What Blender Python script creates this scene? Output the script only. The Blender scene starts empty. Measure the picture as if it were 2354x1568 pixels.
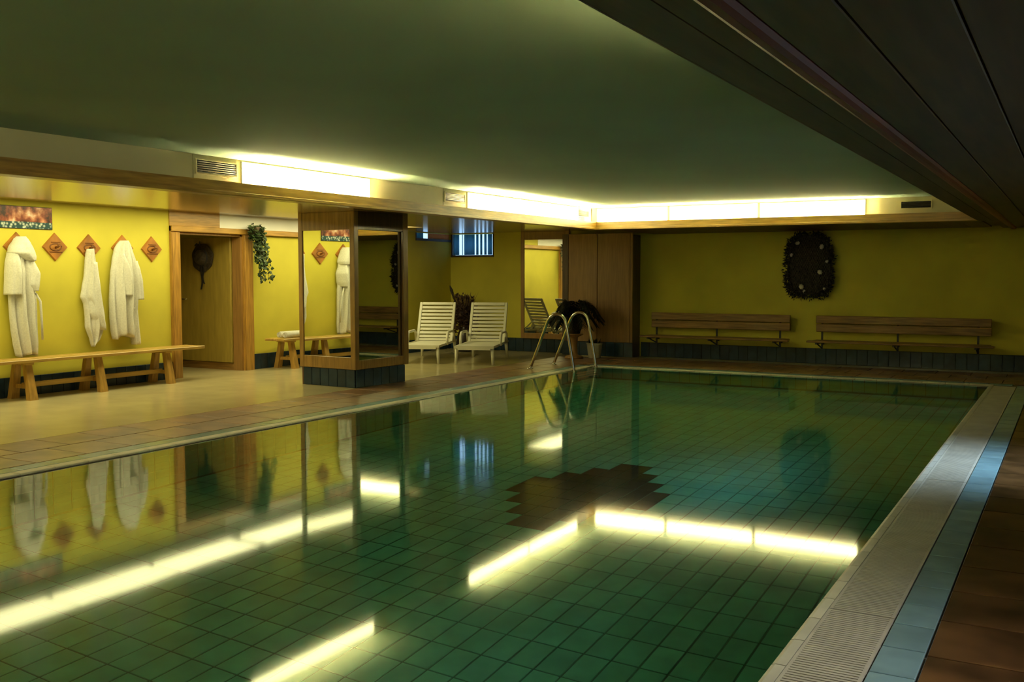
import bpy, bmesh, math, random
from mathutils import Vector, Matrix, Euler
random.seed(7)
R = math.radians
PI = math.pi
sc = bpy.context.scene
COL = sc.collection

# ------------------------------------------------------------------ camera
cam_d = bpy.data.cameras.new('camera')
cam_d.sensor_width = 36.0
cam_d.lens = 2300.0 / 2354.0 * 36.0
cam_d.clip_start = 0.05
cam_d.clip_end = 200
cam = bpy.data.objects.new('camera', cam_d)
COL.objects.link(cam)
cam.location = (0, 0, 1.35)
cam.rotation_euler = (R(90 - 3.787), 0, R(29.33))
sc.camera = cam

# ------------------------------------------------------------------ world, exposure
w = bpy.data.worlds.new('dusk')
sc.world = w
w.use_nodes = True
wb = w.node_tree.nodes['Background']
wb.inputs['Color'].default_value = (0.42, 0.68, 1.0, 1)
wb.inputs['Strength'].default_value = 1.3
sc.view_settings.view_transform = 'Standard'
sc.view_settings.look = 'None'
sc.view_settings.gamma = 1.0
sc.view_settings.use_curve_mapping = False
sc.view_settings.exposure = 0.78
sc.cycles.max_bounces = 5
sc.cycles.diffuse_bounces = 3
sc.cycles.glossy_bounces = 4
sc.cycles.transmission_bounces = 4
sc.cycles.sample_clamp_indirect = 12.0
sc.cycles.use_adaptive_sampling = True
sc.cycles.adaptive_threshold = 0.08
sc.cycles.use_denoising = True
sc.cycles.use_light_tree = False

LAMP = (1.0, 0.93, 0.46)          # warm greenish-yellow fluorescent
E_COVE = 7.0                       # glow panels standing in for tube-lit fascia above the pool
E_TUBE = 650.0                     # bare tubes lying in the troughs
E_PANEL = 3.8                      # opal luminaires in the changing side
E_DAY = 7.0                        # daylight through the side window

# daylight that enters by the window of the right-hand wall (window_3)
ld = bpy.data.lights.new('window_daylight', 'AREA')
ld.shape = 'RECTANGLE'
ld.size = 1.3
ld.size_y = 0.8
ld.energy = E_DAY
ld.color = (0.55, 0.78, 1.0)
ld.spread = R(45)
lo = bpy.data.objects.new('window_daylight', ld)
COL.objects.link(lo)
lo.location = (1.16, 7.75, 1.45)
lo.rotation_euler = Vector((-1.78, 0.0, -1.45)).to_track_quat('-Z', 'Y').to_euler()


lo2 = bpy.data.objects.new('window_daylight', ld.copy())
lo2.data.energy = E_DAY * 0.35
lo2.data.color = (0.95, 0.90, 0.85)
lo2.data.spread = R(60)
COL.objects.link(lo2)
lo2.location = (1.16, 3.4, 1.45)
lo2.rotation_euler = Vector((-1.78, 0.0, -1.45)).to_track_quat('-Z', 'Y').to_euler()

# ------------------------------------------------------------------ materials
MATS = {}


def nodes_of(name):
    m = bpy.data.materials.new(name)
    m.use_nodes = True
    nt = m.node_tree
    return m, nt, nt.nodes, nt.links, nt.nodes['Principled BSDF']


def mat(name, c, rough=0.5, var=0.08, scale=6.0, stretch=(1, 1, 1), bump=0.0, metal=0.0, spec=0.5,
        coat=0.0, coat_rough=0.1, perobj=0.0, c2=None, sheen=0.0):
    m, nt, N, L, b = nodes_of(name)
    tc = N.new('ShaderNodeTexCoord')
    mp = N.new('ShaderNodeMapping')
    mp.inputs['Scale'].default_value = stretch
    L.new(tc.outputs['Object'], mp.inputs['Vector'])
    no = N.new('ShaderNodeTexNoise')
    no.inputs['Scale'].default_value = scale
    no.inputs['Detail'].default_value = 2
    oi = N.new('ShaderNodeObjectInfo')
    add = N.new('ShaderNodeVectorMath')
    add.operation = 'ADD'
    mul = N.new('ShaderNodeVectorMath')
    mul.operation = 'SCALE'
    mul.inputs[0].default_value = (7.3, 3.1, 5.7)
    L.new(oi.outputs['Random'], mul.inputs['Scale'])
    L.new(mp.outputs['Vector'], add.inputs[0])
    L.new(mul.outputs['Vector'], add.inputs[1])
    L.new(add.outputs['Vector'], no.inputs['Vector'])
    cr = N.new('ShaderNodeValToRGB')
    d = c2 if c2 else tuple(max(0.0, x * (1 - 2.2 * var)) for x in c)
    e = tuple(min(1.0, x * (1 + var)) for x in c)
    cr.color_ramp.elements[0].position = 0.3
    cr.color_ramp.elements[1].position = 0.72
    cr.color_ramp.elements[0].color = (*d, 1)
    cr.color_ramp.elements[1].color = (*e, 1)
    L.new(no.outputs['Fac'], cr.inputs['Fac'])
    out = cr.outputs['Color']
    if perobj > 0:
        mr = N.new('ShaderNodeMapRange')
        mr.inputs['To Min'].default_value = 1 - perobj
        mr.inputs['To Max'].default_value = 1 + perobj * 0.6
        L.new(oi.outputs['Random'], mr.inputs['Value'])
        hs = N.new('ShaderNodeHueSaturation')
        L.new(mr.outputs['Result'], hs.inputs['Value'])
        L.new(out, hs.inputs['Color'])
        out = hs.outputs['Color']
    L.new(out, b.inputs['Base Color'])
    b.inputs['Roughness'].default_value = rough
    b.inputs['Metallic'].default_value = metal
    b.inputs['Specular IOR Level'].default_value = spec
    b.inputs['Coat Weight'].default_value = coat
    b.inputs['Coat Roughness'].default_value = coat_rough
    b.inputs['Sheen Weight'].default_value = sheen
    if bump > 0:
        bp = N.new('ShaderNodeBump')
        bp.inputs['Strength'].default_value = bump
        bp.inputs['Distance'].default_value = 0.01
        L.new(no.outputs['Fac'], bp.inputs['Height'])
        L.new(bp.outputs['Normal'], b.inputs['Normal'])
    MATS[name] = m
    return m


mat('yellow_paint', (0.64, 0.555, 0.055), 0.75, 0.05, 2.0, bump=0.05)
mat('white_paint', (0.88, 0.86, 0.80), 0.6, 0.04, 1.5)
mat('ceiling_paint', (0.35, 0.43, 0.29), 0.8, 0.05, 0.7)
mat('fascia_paint', (0.68, 0.60, 0.34), 0.5, 0.03, 2.0)
mat('beige_floor', (0.58, 0.49, 0.26), 0.16, 0.05, 3.0, spec=0.5)
mat('grout', (0.16, 0.12, 0.07), 0.8, 0.1, 20)
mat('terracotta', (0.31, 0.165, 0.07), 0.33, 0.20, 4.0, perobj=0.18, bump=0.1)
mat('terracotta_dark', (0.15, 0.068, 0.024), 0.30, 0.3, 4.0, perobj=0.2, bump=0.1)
mat('border_tile', (0.26, 0.42, 0.46), 0.22, 0.08, 6.0, perobj=0.14)
mat('coping_tile', (0.66, 0.61, 0.50), 0.35, 0.06, 6.0, perobj=0.06)
mat('grate_plastic', (0.62, 0.56, 0.45), 0.45, 0.06, 8.0)
mat('dark_void', (0.02, 0.022, 0.02), 0.9, 0.1)
mat('pool_tile', (0.20, 0.70, 0.52), 0.45, 0.08, 5.0, perobj=0.10)
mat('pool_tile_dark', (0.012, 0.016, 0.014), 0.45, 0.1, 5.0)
mat('pool_grout', (0.08, 0.25, 0.19), 0.8, 0.1)
mat('skirting_tile', (0.016, 0.042, 0.075), 0.25, 0.15, 8.0, perobj=0.22)
mat('skirting_grout', (0.02, 0.025, 0.03), 0.8, 0.1)
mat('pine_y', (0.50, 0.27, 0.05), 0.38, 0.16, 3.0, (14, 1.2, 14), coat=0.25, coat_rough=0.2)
mat('pine_x', (0.50, 0.27, 0.05), 0.38, 0.16, 3.0, (1.2, 14, 14), coat=0.25, coat_rough=0.2)
mat('pine_z', (0.46, 0.24, 0.045), 0.38, 0.16, 3.0, (14, 14, 1.2), coat=0.25, coat_rough=0.2)
mat('bench_pine', (0.52, 0.32, 0.07), 0.42, 0.14, 3.0, (10, 1.0, 10), coat=0.2)
mat('bench_pine_leg', (0.46, 0.26, 0.055), 0.45, 0.14, 3.0, (10, 10, 1.0))
mat('brown_wood_x', (0.33, 0.18, 0.05), 0.42, 0.2, 3.0, (1.0, 12, 12), coat=0.15)
mat('brown_wood_z', (0.36, 0.19, 0.055), 0.40, 0.10, 3.0, (12, 12, 1.0), coat=0.2, perobj=0.06)
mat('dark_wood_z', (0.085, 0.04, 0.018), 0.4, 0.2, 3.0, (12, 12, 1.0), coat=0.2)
mat('pillar_wood', (0.34, 0.19, 0.05), 0.36, 0.16, 3.0, (12, 12, 1.2), coat=0.25)
mat('soffit_lacquer', (0.30, 0.20, 0.055), 0.26, 0.1, 2.0, (1, 6, 1), spec=0.6, coat=0.5, coat_rough=0.16)
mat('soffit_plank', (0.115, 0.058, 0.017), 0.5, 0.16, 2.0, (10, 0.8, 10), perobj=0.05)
mat('red_moulding', (0.22, 0.035, 0.012), 0.45, 0.15, 2.0, (10, 0.8, 10))
mat('plaque_wood', (0.42, 0.165, 0.025), 0.5, 0.16, 7.0, bump=0.1)
mat('plaque_dark', (0.20, 0.07, 0.012), 0.55, 0.15, 9.0)
mat('terry', (0.70, 0.68, 0.60), 0.95, 0.05, 60.0, bump=0.2, sheen=0.2)
mat('white_plastic', (0.72, 0.69, 0.52), 0.38, 0.03, 3.0)
mat('chrome', (0.72, 0.70, 0.62), 0.16, 0.03, 3.0, metal=1.0)
mat('black_metal', (0.03, 0.028, 0.025), 0.5, 0.1)
mat('grille_metal', (0.010, 0.009, 0.007), 0.5, 0.1)
mat('straw_dark', (0.050, 0.034, 0.022), 0.8, 0.3, 40.0, bump=0.5)
mat('ribbon_dark', (0.025, 0.022, 0.026), 0.6, 0.2, 10)
mat('ivy_leaf', (0.05, 0.085, 0.022), 0.5, 0.3, 14)
mat('palm_leaf', (0.014, 0.020, 0.012), 0.5, 0.25, 14)
mat('stem_brown', (0.10, 0.06, 0.03), 0.8, 0.2, 14)
mat('dried_flower', (0.13, 0.075, 0.05), 0.9, 0.4, 12, c2=(0.05, 0.03, 0.035))
mat('dried_grass', (0.26, 0.17, 0.05), 0.9, 0.3, 12)
mat('vase_dark', (0.035, 0.022, 0.014), 0.35, 0.2)
mat('pot_pale', (0.42, 0.38, 0.28), 0.6, 0.12)
mat('net_cord', (0.075, 0.055, 0.032), 0.9, 0.3, 30)
mat('moss_dark', (0.035, 0.030, 0.020), 0.95, 0.4, 25)
mat('shell', (0.55, 0.48, 0.38), 0.4, 0.15, 20)
mat('rubber', (0.03, 0.03, 0.03), 0.7, 0.1)
mat('soil', (0.03, 0.02, 0.012), 0.9, 0.2)
mat('window_frame', (0.055, 0.035, 0.025), 0.5, 0.1)
mat('ochre_door', (0.38, 0.27, 0.05), 0.5, 0.08, 3.0, (8, 8, 1))
mat('lamp_housing', (0.78, 0.76, 0.68), 0.5, 0.03)


def emit(name, c, s):
    m, nt, N, L, b = nodes_of(name)
    b.inputs['Base Color'].default_value = (0.9, 0.9, 0.85, 1)
    b.inputs['Emission Color'].default_value = (*c, 1)
    b.inputs['Emission Strength'].default_value = s
    MATS[name] = m


emit('tube_glow', LAMP, E_COVE)
emit('lamp_tube', LAMP, E_TUBE)
emit('panel_glow', LAMP, E_PANEL)

# mirror glass
m, nt, N, L, b = nodes_of('mirror_glass')
b.inputs['Base Color'].default_value = (0.80, 0.82, 0.76, 1)
b.inputs['Metallic'].default_value = 1.0
b.inputs['Roughness'].default_value = 0.01
MATS['mirror_glass'] = m

# window pane: clear glass sheet
m, nt, N, L, b = nodes_of('clear_pane')
tr = N.new('ShaderNodeBsdfTransparent')
tr.inputs['Color'].default_value = (0.93, 0.96, 0.97, 1)
gl = N.new('ShaderNodeBsdfGlossy')
gl.inputs['Roughness'].default_value = 0.02
mx = N.new('ShaderNodeMixShader')
mx.inputs[0].default_value = 0.06
L.new(tr.outputs[0], mx.inputs[1])
L.new(gl.outputs[0], mx.inputs[2])
L.new(mx.outputs[0], N['Material Output'].inputs['Surface'])
MATS['clear_pane'] = m

# thin blue curtain, lets daylight through
m, nt, N, L, b = nodes_of('curtain_rose')
df = N.new('ShaderNodeBsdfDiffuse')
df.inputs['Color'].default_value = (0.42, 0.24, 0.15, 1)
tl = N.new('ShaderNodeBsdfTranslucent')
tl.inputs['Color'].default_value = (0.75, 0.40, 0.22, 1)
mx = N.new('ShaderNodeMixShader')
mx.inputs[0].default_value = 0.5
L.new(df.outputs[0], mx.inputs[1])
L.new(tl.outputs[0], mx.inputs[2])
L.new(mx.outputs[0], N['Material Output'].inputs['Surface'])
MATS['curtain_rose'] = m

m, nt, N, L, b = nodes_of('curtain_blue')
df = N.new('ShaderNodeBsdfDiffuse')
df.inputs['Color'].default_value = (0.10, 0.20, 0.26, 1)
tl = N.new('ShaderNodeBsdfTranslucent')
tl.inputs['Color'].default_value = (0.26, 0.48, 0.60, 1)
mx = N.new('ShaderNodeMixShader')
mx.inputs[0].default_value = 0.55
L.new(df.outputs[0], mx.inputs[1])
L.new(tl.outputs[0], mx.inputs[2])
L.new(mx.outputs[0], N['Material Output'].inputs['Surface'])
MATS['curtain_blue'] = m

# pool water: one sheet with refraction below and Fresnel reflection above
m, nt, N, L, b = nodes_of('pool_water')
tc = N.new('ShaderNodeTexCoord')
mp = N.new('ShaderNodeMapping')
mp.inputs['Scale'].default_value = (1.0, 0.8, 1.0)
n1 = N.new('ShaderNodeTexNoise')
n1.inputs['Scale'].default_value = 1.4
n1.inputs['Detail'].default_value = 1.5
bp = N.new('ShaderNodeBump')
bp.inputs['Strength'].default_value = 0.004
bp.inputs['Distance'].default_value = 0.25
L.new(tc.outputs['Object'], mp.inputs['Vector'])
L.new(mp.outputs['Vector'], n1.inputs['Vector'])
L.new(n1.outputs['Fac'], bp.inputs['Height'])
rf = N.new('ShaderNodeBsdfRefraction')
rf.inputs['Color'].default_value = (0.84, 0.97, 0.92, 1)
rf.inputs['IOR'].default_value = 1.333
rf.inputs['Roughness'].default_value = 0.0
gl = N.new('ShaderNodeBsdfGlossy')
gl.inputs['Roughness'].default_value = 0.055
gl.inputs['Color'].default_value = (1, 1, 1, 1)
fr = N.new('ShaderNodeFresnel')
fr.inputs['IOR'].default_value = 1.333
for nd in (rf, gl, fr):
    L.new(bp.outputs['Normal'], nd.inputs['Normal'])
mx = N.new('ShaderNodeMixShader')
L.new(fr.outputs[0], mx.inputs[0])
L.new(rf.outputs[0], mx.inputs[1])
L.new(gl.outputs[0], mx.inputs[2])
L.new(mx.outputs[0], N['Material Output'].inputs['Surface'])
MATS['pool_water'] = m

# printed banner picture: red rocky glow above a teal and white patterned band
m, nt, N, L, b = nodes_of('banner_print')
tc = N.new('ShaderNodeTexCoord')
sx = N.new('ShaderNodeSeparateXYZ')
L.new(tc.outputs['Generated'], sx.inputs['Vector'])
no = N.new('ShaderNodeTexNoise')
no.inputs['Scale'].default_value = 9
no.inputs['Detail'].default_value = 6
L.new(tc.outputs['Object'], no.inputs['Vector'])
cr = N.new('ShaderNodeValToRGB')
for p, c in ((0.36, (0.045, 0.015, 0.012, 1)), (0.5, (0.30, 0.07, 0.035, 1)), (0.62, (0.62, 0.26, 0.14, 1)), (0.75, (0.95, 0.75, 0.6, 1))):
    if p == 0.36:
        e = cr.color_ramp.elements[0]
        e.position = p
    elif p == 0.75:
        e = cr.color_ramp.elements[-1]
        e.position = p
    else:
        e = cr.color_ramp.elements.new(p)
    e.color = c
gr = N.new('ShaderNodeVectorMath')
gr.operation = 'DISTANCE'
gr.inputs[1].default_value = (0.5, 0.80, 0.62)
L.new(tc.outputs['Generated'], gr.inputs[0])
mr = N.new('ShaderNodeMapRange')
mr.inputs['From Min'].default_value = 0.02
mr.inputs['From Max'].default_value = 0.75
mr.inputs['To Min'].default_value = 0.20
mr.inputs['To Max'].default_value = -0.06
ad = N.new('ShaderNodeMath')
L.new(gr.outputs['Value'], mr.inputs['Value'])
L.new(no.outputs['Fac'], ad.inputs[0])
L.new(mr.outputs['Result'], ad.inputs[1])
L.new(ad.outputs[0], cr.inputs['Fac'])
vo = N.new('ShaderNodeTexVoronoi')
vo.inputs['Scale'].default_value = 28
L.new(tc.outputs['Object'], vo.inputs['Vector'])
cr2 = N.new('ShaderNodeValToRGB')
cr2.color_ramp.elements[0].position = 0.2
cr2.color_ramp.elements[0].color = (0.62, 0.68, 0.60, 1)
cr2.color_ramp.elements[1].position = 0.55
cr2.color_ramp.elements[1].color = (0.02, 0.07, 0.08, 1)
L.new(vo.outputs['Distance'], cr2.inputs['Fac'])
lt = N.new('ShaderNodeMath')
lt.operation = 'LESS_THAN'
lt.inputs[1].default_value = 0.30
L.new(sx.outputs['Z'], lt.inputs[0])
mxc = N.new('ShaderNodeMix')
mxc.data_type = 'RGBA'
L.new(lt.outputs[0], mxc.inputs['Factor'])
L.new(cr.outputs['Color'], mxc.inputs[6])
L.new(cr2.outputs['Color'], mxc.inputs[7])
L.new(mxc.outputs[2], b.inputs['Base Color'])
b.inputs['Roughness'].default_value = 0.3
MATS['banner_print'] = m


# ------------------------------------------------------------------ geometry helpers
def obj(name, me, material, parent=None, loc=None, rot=None):
    if material and not me.materials:
        me.materials.append(MATS[material])
    o = bpy.data.objects.new(name, me)
    COL.objects.link(o)
    if parent:
        o.parent = parent
    if loc:
        o.location = loc
    if rot:
        o.rotation_euler = rot
    return o


def from_bm(bm, name, smooth=False):
    bmesh.ops.recalc_face_normals(bm, faces=bm.faces)
    me = bpy.data.meshes.new(name)
    bm.to_mesh(me)
    bm.free()
    if smooth:
        for p in me.polygons:
            p.use_smooth = True
    return me


def bbox(bm, x0, x1, y0, y1, z0, z1):
    vs = [bm.verts.new(p) for p in ((x0, y0, z0), (x1, y0, z0), (x1, y1, z0), (x0, y1, z0),
                                    (x0, y0, z1), (x1, y0, z1), (x1, y1, z1), (x0, y1, z1))]
    for f in ((0, 3, 2, 1), (4, 5, 6, 7), (0, 1, 5, 4), (1, 2, 6, 5), (2, 3, 7, 6), (3, 0, 4, 7)):
        bm.faces.new([vs[i] for i in f])
    return vs


def box_me(x0, x1, y0, y1, z0, z1, bev=0.0, name='box'):
    bm = bmesh.new()
    bbox(bm, x0, x1, y0, y1, z0, z1)
    if bev > 0:
        bmesh.ops.bevel(bm, geom=list(bm.edges), offset=bev, segments=1, affect='EDGES')
    return from_bm(bm, name)


def box(name, x0, x1, y0, y1, z0, z1, material, parent=None, bev=0.0):
    return obj(name, box_me(x0, x1, y0, y1, z0, z1, bev, name), material, parent)


def boxes(name, lst, material, parent=None):
    bm = bmesh.new()
    for t in lst:
        bbox(bm, *t)
    return obj(name, from_bm(bm, name), material, parent)


def tube_bm(bm, pts, rad, seg=8, cap=True):
    pts = [Vector(p) for p in pts]
    rads = rad if isinstance(rad, (list, tuple)) else [rad] * len(pts)
    rings = []
    up = None
    for i, p in enumerate(pts):
        t = (pts[min(i + 1, len(pts) - 1)] - pts[max(i - 1, 0)]).normalized()
        if up is None:
            up = Vector((0, 0, 1)) if abs(t.z) < 0.9 else Vector((1, 0, 0))
        s = t.cross(up)
        if s.length < 1e-4:
            s = t.cross(Vector((0, 1, 0)))
        s.normalize()
        up = s.cross(t).normalized()
        rings.append([bm.verts.new(p + (s * math.cos(a) + up * math.sin(a)) * rads[i])
                      for a in (2 * PI * k / seg for k in range(seg))])
    for a, b in zip(rings, rings[1:]):
        for k in range(seg):
            bm.faces.new((a[k], a[(k + 1) % seg], b[(k + 1) % seg], b[k]))
    if cap:
        bm.faces.new(rings[0][::-1])
        bm.faces.new(rings[-1])


def tube(name, pts, rad, material, parent=None, seg=8):
    bm = bmesh.new()
    tube_bm(bm, pts, rad, seg)
    return obj(name, from_bm(bm, name, True), material, parent)


def lathe(name, prof, material, parent=None, seg=24, loc=None):
    bm = bmesh.new()
    rings = []
    for r_, z in prof:
        rings.append([bm.verts.new((r_ * math.cos(2 * PI * k / seg), r_ * math.sin(2 * PI * k / seg), z)) for k in range(seg)])
    for a, b in zip(rings, rings[1:]):
        for k in range(seg):
            bm.faces.new((a[k], a[(k + 1) % seg], b[(k + 1) % seg], b[k]))
    bm.faces.new(rings[0][::-1])
    bm.faces.new(rings[-1])
    return obj(name, from_bm(bm, name, True), material, parent, loc)


def tag(o, label=None, cat=None, group=None, kind=None):
    if label:
        o['label'] = label
    if cat:
        o['category'] = cat
    if group:
        o['group'] = group
    if kind:
        o['kind'] = kind
    return o


def thing(name, label, cat, loc=(0, 0, 0), rz=0.0, group=None, kind=None):
    o = bpy.data.objects.new(name, None)
    o.empty_display_size = 0.1
    COL.objects.link(o)
    o.location = loc
    o.rotation_euler = (0, 0, rz)
    return tag(o, label, cat, group, kind)


def struct(o, label=None):
    o['kind'] = 'structure'
    if label:
        o['label'] = label
    return o


def copy_tree(o, parent=None):
    c = o.copy()
    COL.objects.link(c)
    c.parent = parent
    for ch in list(o.children):
        copy_tree(ch, c)
    return c


# ------------------------------------------------------------------ dimensions
XL = -10.2       # left wall
XB = -10.0       # left wall of the lounger bay
YF = 15.5        # far wall
XR = 1.2         # right wall
YN = -1.6        # near wall, behind the camera
PX0, PX1 = -6.2, -0.885      # pool
PY0, PY1 = 0.3, 13.5
DEP = 1.4
ZC = 2.32        # ceiling over the pool
ZS = 2.10        # lacquered soffit on the changing side
ZT = 2.0         # underside of the trims
BX0, BX1 = -6.473, -0.42      # outer edge of border tiles
TX0 = -7.42                  # outer edge of left terracotta
TY1 = 15.15

# ------------------------------------------------------------------ floor
fl = boxes('floor', [(-11.6, TX0, YN, YF + 0.2, -0.3, 0.0),
                     (TX0, XR + 0.2, TY1, YF + 0.2, -0.3, 0.0),
                     (TX0, XR + 0.2, YN, -0.2, -0.3, 0.0)], 'beige_floor')
struct(fl, 'glossy beige floor with terracotta and blue tiles round the pool')
gb = boxes('tile_bed', [(TX0, PX0, -0.2, TY1, -0.3, -0.012),
                        (PX0, PX1, PY1, TY1, -0.3, -0.012),
                        (PX0, PX1, -0.2, PY0, -0.3, -0.012),
                        (-0.575, XR + 0.2, -0.2, TY1, -0.3, -0.012),
                        (PX1, -0.575, PY1, TY1, -0.3, -0.012),
                        (PX1, -0.575, -0.2, PY0, -0.3, -0.012),
                        (PX1, -0.575, PY0, PY1, -0.3, -0.055)], 'grout', fl)


def tiles(name, me, spots, material, parent):
    for p in spots:
        obj(name, me, material, parent, p)


# terracotta on the left: two staggered rows
tl_ = (BX0 - TX0) / 2
me = box_me(-tl_ / 2 + .006, tl_ / 2 - .006, -.21 + .006, .21 - .006, -.012, 0.0, .002, 'terracotta_tile')
sp = []
for r_ in range(2):
    y = 1.6 + r_ * 0.21
    while y < TY1 - 0.21:
        sp.append((TX0 + tl_ * (r_ + 0.5), y, 0))
        y += 0.42
tiles('terracotta_tile', me, sp, 'terracotta', fl)
# far strip
y0 = PY1 + 0.273
dy = (TY1 - y0) / 3
me = box_me(-.22 + .006, .22 - .006, -dy / 2 + .006, dy / 2 - .006, -.012, 0.0, .002, 'terracotta_tile')
sp = []
for r_ in range(3):
    x = BX0 + 0.22 + (0.22 if r_ % 2 else 0)
    while x < -0.3:
        sp.append((x, y0 + dy * (r_ + 0.5), 0))
        x += 0.44
tiles('terracotta_tile', me, sp, 'terracotta', fl)
# right deck
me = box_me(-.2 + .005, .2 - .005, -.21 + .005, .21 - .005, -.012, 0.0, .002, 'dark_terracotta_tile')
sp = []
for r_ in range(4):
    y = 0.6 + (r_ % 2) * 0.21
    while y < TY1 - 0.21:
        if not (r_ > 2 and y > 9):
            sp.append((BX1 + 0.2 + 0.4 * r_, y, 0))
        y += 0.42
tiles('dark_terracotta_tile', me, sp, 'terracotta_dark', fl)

# blue border tiles and pale coping tiles
PT = 0.272
me_y = box_me(-.0775 + .004, .0775 - .004, -PT / 2 + .004, PT / 2 - .004, -.012, 0.0, .002, 'border_tile')
me_x = box_me(-PT / 2 + .004, PT / 2 - .004, -.078 + .004, .078 - .004, -.012, 0.0, .002, 'border_tile')
sp = []
y = 3.37 - 10 * PT
while y < PY1 + 0.2:
    sp.append((-0.4975, y, 0))
    if y > 1.4:
        sp.append((PX0 - 0.113 - 0.08, y, 0))
    y += PT
tiles('border_tile', me_y, sp, 'border_tile', fl)
sp = []
x = PX0 - 0.0
while x < PX1 + 0.25:
    sp.append((x, PY1 + 0.113 + 0.08, 0))
    x += PT
tiles('border_tile', me_x, sp, 'border_tile', fl)


def nose_me(along, L_, w_=0.07):
    # rounded nosing tile, rounded on the pool side (negative local axis)
    prof = [(w_, -.045), (w_, 0.0), (0.02, 0.0), (0.006, -0.005), (0.0, -0.016), (0.0, -.045)]
    bm = bmesh.new()
    a = [bm.verts.new((p[0], -L_ / 2, p[1]) if along == 'y' else (-L_ / 2, p[0], p[1])) for p in prof]
    c = [bm.verts.new((p[0], L_ / 2, p[1]) if along == 'y' else (L_ / 2, p[0], p[1])) for p in prof]
    n = len(prof)
    for i in range(n):
        bm.faces.new((a[i], a[(i + 1) % n], c[(i + 1) % n], c[i]))
    bm.faces.new(a[::-1])
    bm.faces.new(c)
    return from_bm(bm, 'coping_tile')


ny = nose_me('y', PT - .006, 0.055)
ny2 = nose_me('y', PT - .006, 0.11)
nx = nose_me('x', PT - .006, 0.11)
y = 3.275 - 10 * PT
while y < PY1:
    obj('coping_tile', ny, 'coping_tile', fl, (PX1, y, 0))
    if y > 1.4:
        obj('coping_tile', ny2, 'coping_tile', fl, (PX0, y, 0), (0, 0, PI))
    y += PT
x = PX0 + PT / 2 - 0.07
while x < PX1 + 0.1:
    obj('coping_tile', nx, 'coping_tile', fl, (x, PY1, 0))
    x += PT

# overflow grates along the right-hand edge: three-metre sections with cross slats
gy = [1.15, 4.1, 7.06, 10.0, 13.45]
words = ['with open cross slats nearest the bottom edge of the photo', 'from the first seam to the bluish patch of light',
         'in the stretch lit by bluish daylight', 'at the far pool corner']
for i in range(4):
    a, c = gy[i] + 0.004, gy[i + 1] - 0.004
    g = thing('overflow_grate', 'pale plastic overflow grate ' + words[i], 'grate', (-0.7025, a, 0), 0, 'overflow grate sections along the pool edge')
    Ln = c - a
    box('side_rail', -.125, -.113, 0, Ln, -.05, 0.0, 'grate_plastic', g)
    box('side_rail', .113, .125, 0, Ln, -.05, 0.0, 'grate_plastic', g)
    bm = bmesh.new()
    n = int(Ln / 0.022)
    st = Ln / n
    for k in range(n):
        yy = st * (k + .5)
        bbox(bm, -.113, .113, yy - .0075, yy + .0075, -.03, 0.0)
    sl = obj('cross_slats', from_bm(bm, 'cross_slats'), 'grate_plastic', g)
    sl['kind'] = 'stuff'

# ------------------------------------------------------------------ pool basin, tiles, water
pb = boxes('pool_basin', [(PX0 - .2, PX1 + .2, PY0 - .2, PY1 + .2, -DEP - .2, -DEP - .008),
                          (PX0 - .2, PX0, PY0 - .2, PY1 + .2, -DEP - .1, -.05),
                          (PX1, PX1 + .2, PY0 - .2, PY1 + .2, -DEP - .1, -.06),
                          (PX0, PX1, PY1, PY1 + .2, -DEP - .1, -.05),
                          (PX0, PX1, PY0 - .2, PY0, -DEP - .1, -.05)], 'pool_grout')
struct(pb, 'tiled green pool basin under the water')
TXD, TYD = 0.148, 0.257
gx0 = -1.782
gy0 = 5.2
k0 = math.ceil((PX0 - gx0) / TXD - 0.2)
k1 = math.floor((PX1 - gx0) / TXD)
m0 = math.ceil((PY0 - gy0) / TYD)
m1 = math.floor((PY1 - gy0) / TYD)
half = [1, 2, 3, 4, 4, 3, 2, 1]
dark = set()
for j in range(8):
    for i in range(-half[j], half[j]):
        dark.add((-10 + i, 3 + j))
allt = []
for k in range(k0, k1):
    for m_ in range(m0, m1):
        allt.append((k, m_, gx0 + (k + .5) * TXD, gy0 + (m_ + .5) * TYD))


def inview(x, y):
    # water-surface azimuth must fall inside the photograph
    a = math.degrees(math.atan2(-x, y)) - 29.33
    return abs(a) < 25.5 and y > 3.0


allt.sort(key=lambda t: (not ((t[0], t[1]) in dark or inview(t[2], t[3])), math.hypot(t[2], t[3])))
tme = box_me(-TXD / 2 + .005, TXD / 2 - .005, -TYD / 2 + .005, TYD / 2 - .005, -.01, 0.0, .0015, 'pool_tile')
tmd = box_me(-TXD / 2 + .003, TXD / 2 - .003, -TYD / 2 + .003, TYD / 2 - .003, -.01, 0.0, .0015, 'dark_pool_tile')
rest = bmesh.new()
cnt = 0
for k, m_, x, y in allt:
    if (k, m_) in dark:
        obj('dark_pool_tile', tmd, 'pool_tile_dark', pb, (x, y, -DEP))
    elif cnt < 300:
        obj('pool_tile', tme, 'pool_tile', pb, (x, y, -DEP))
        cnt += 1
    else:
        bbox(rest, x - TXD / 2 + .005, x + TXD / 2 - .005, y - TYD / 2 + .005, y + TYD / 2 - .005, -DEP - .01, -DEP)
o = obj('pool_tile_field', from_bm(rest, 'pool_tile_field'), 'pool_tile', pb)
o['kind'] = 'stuff'
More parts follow.
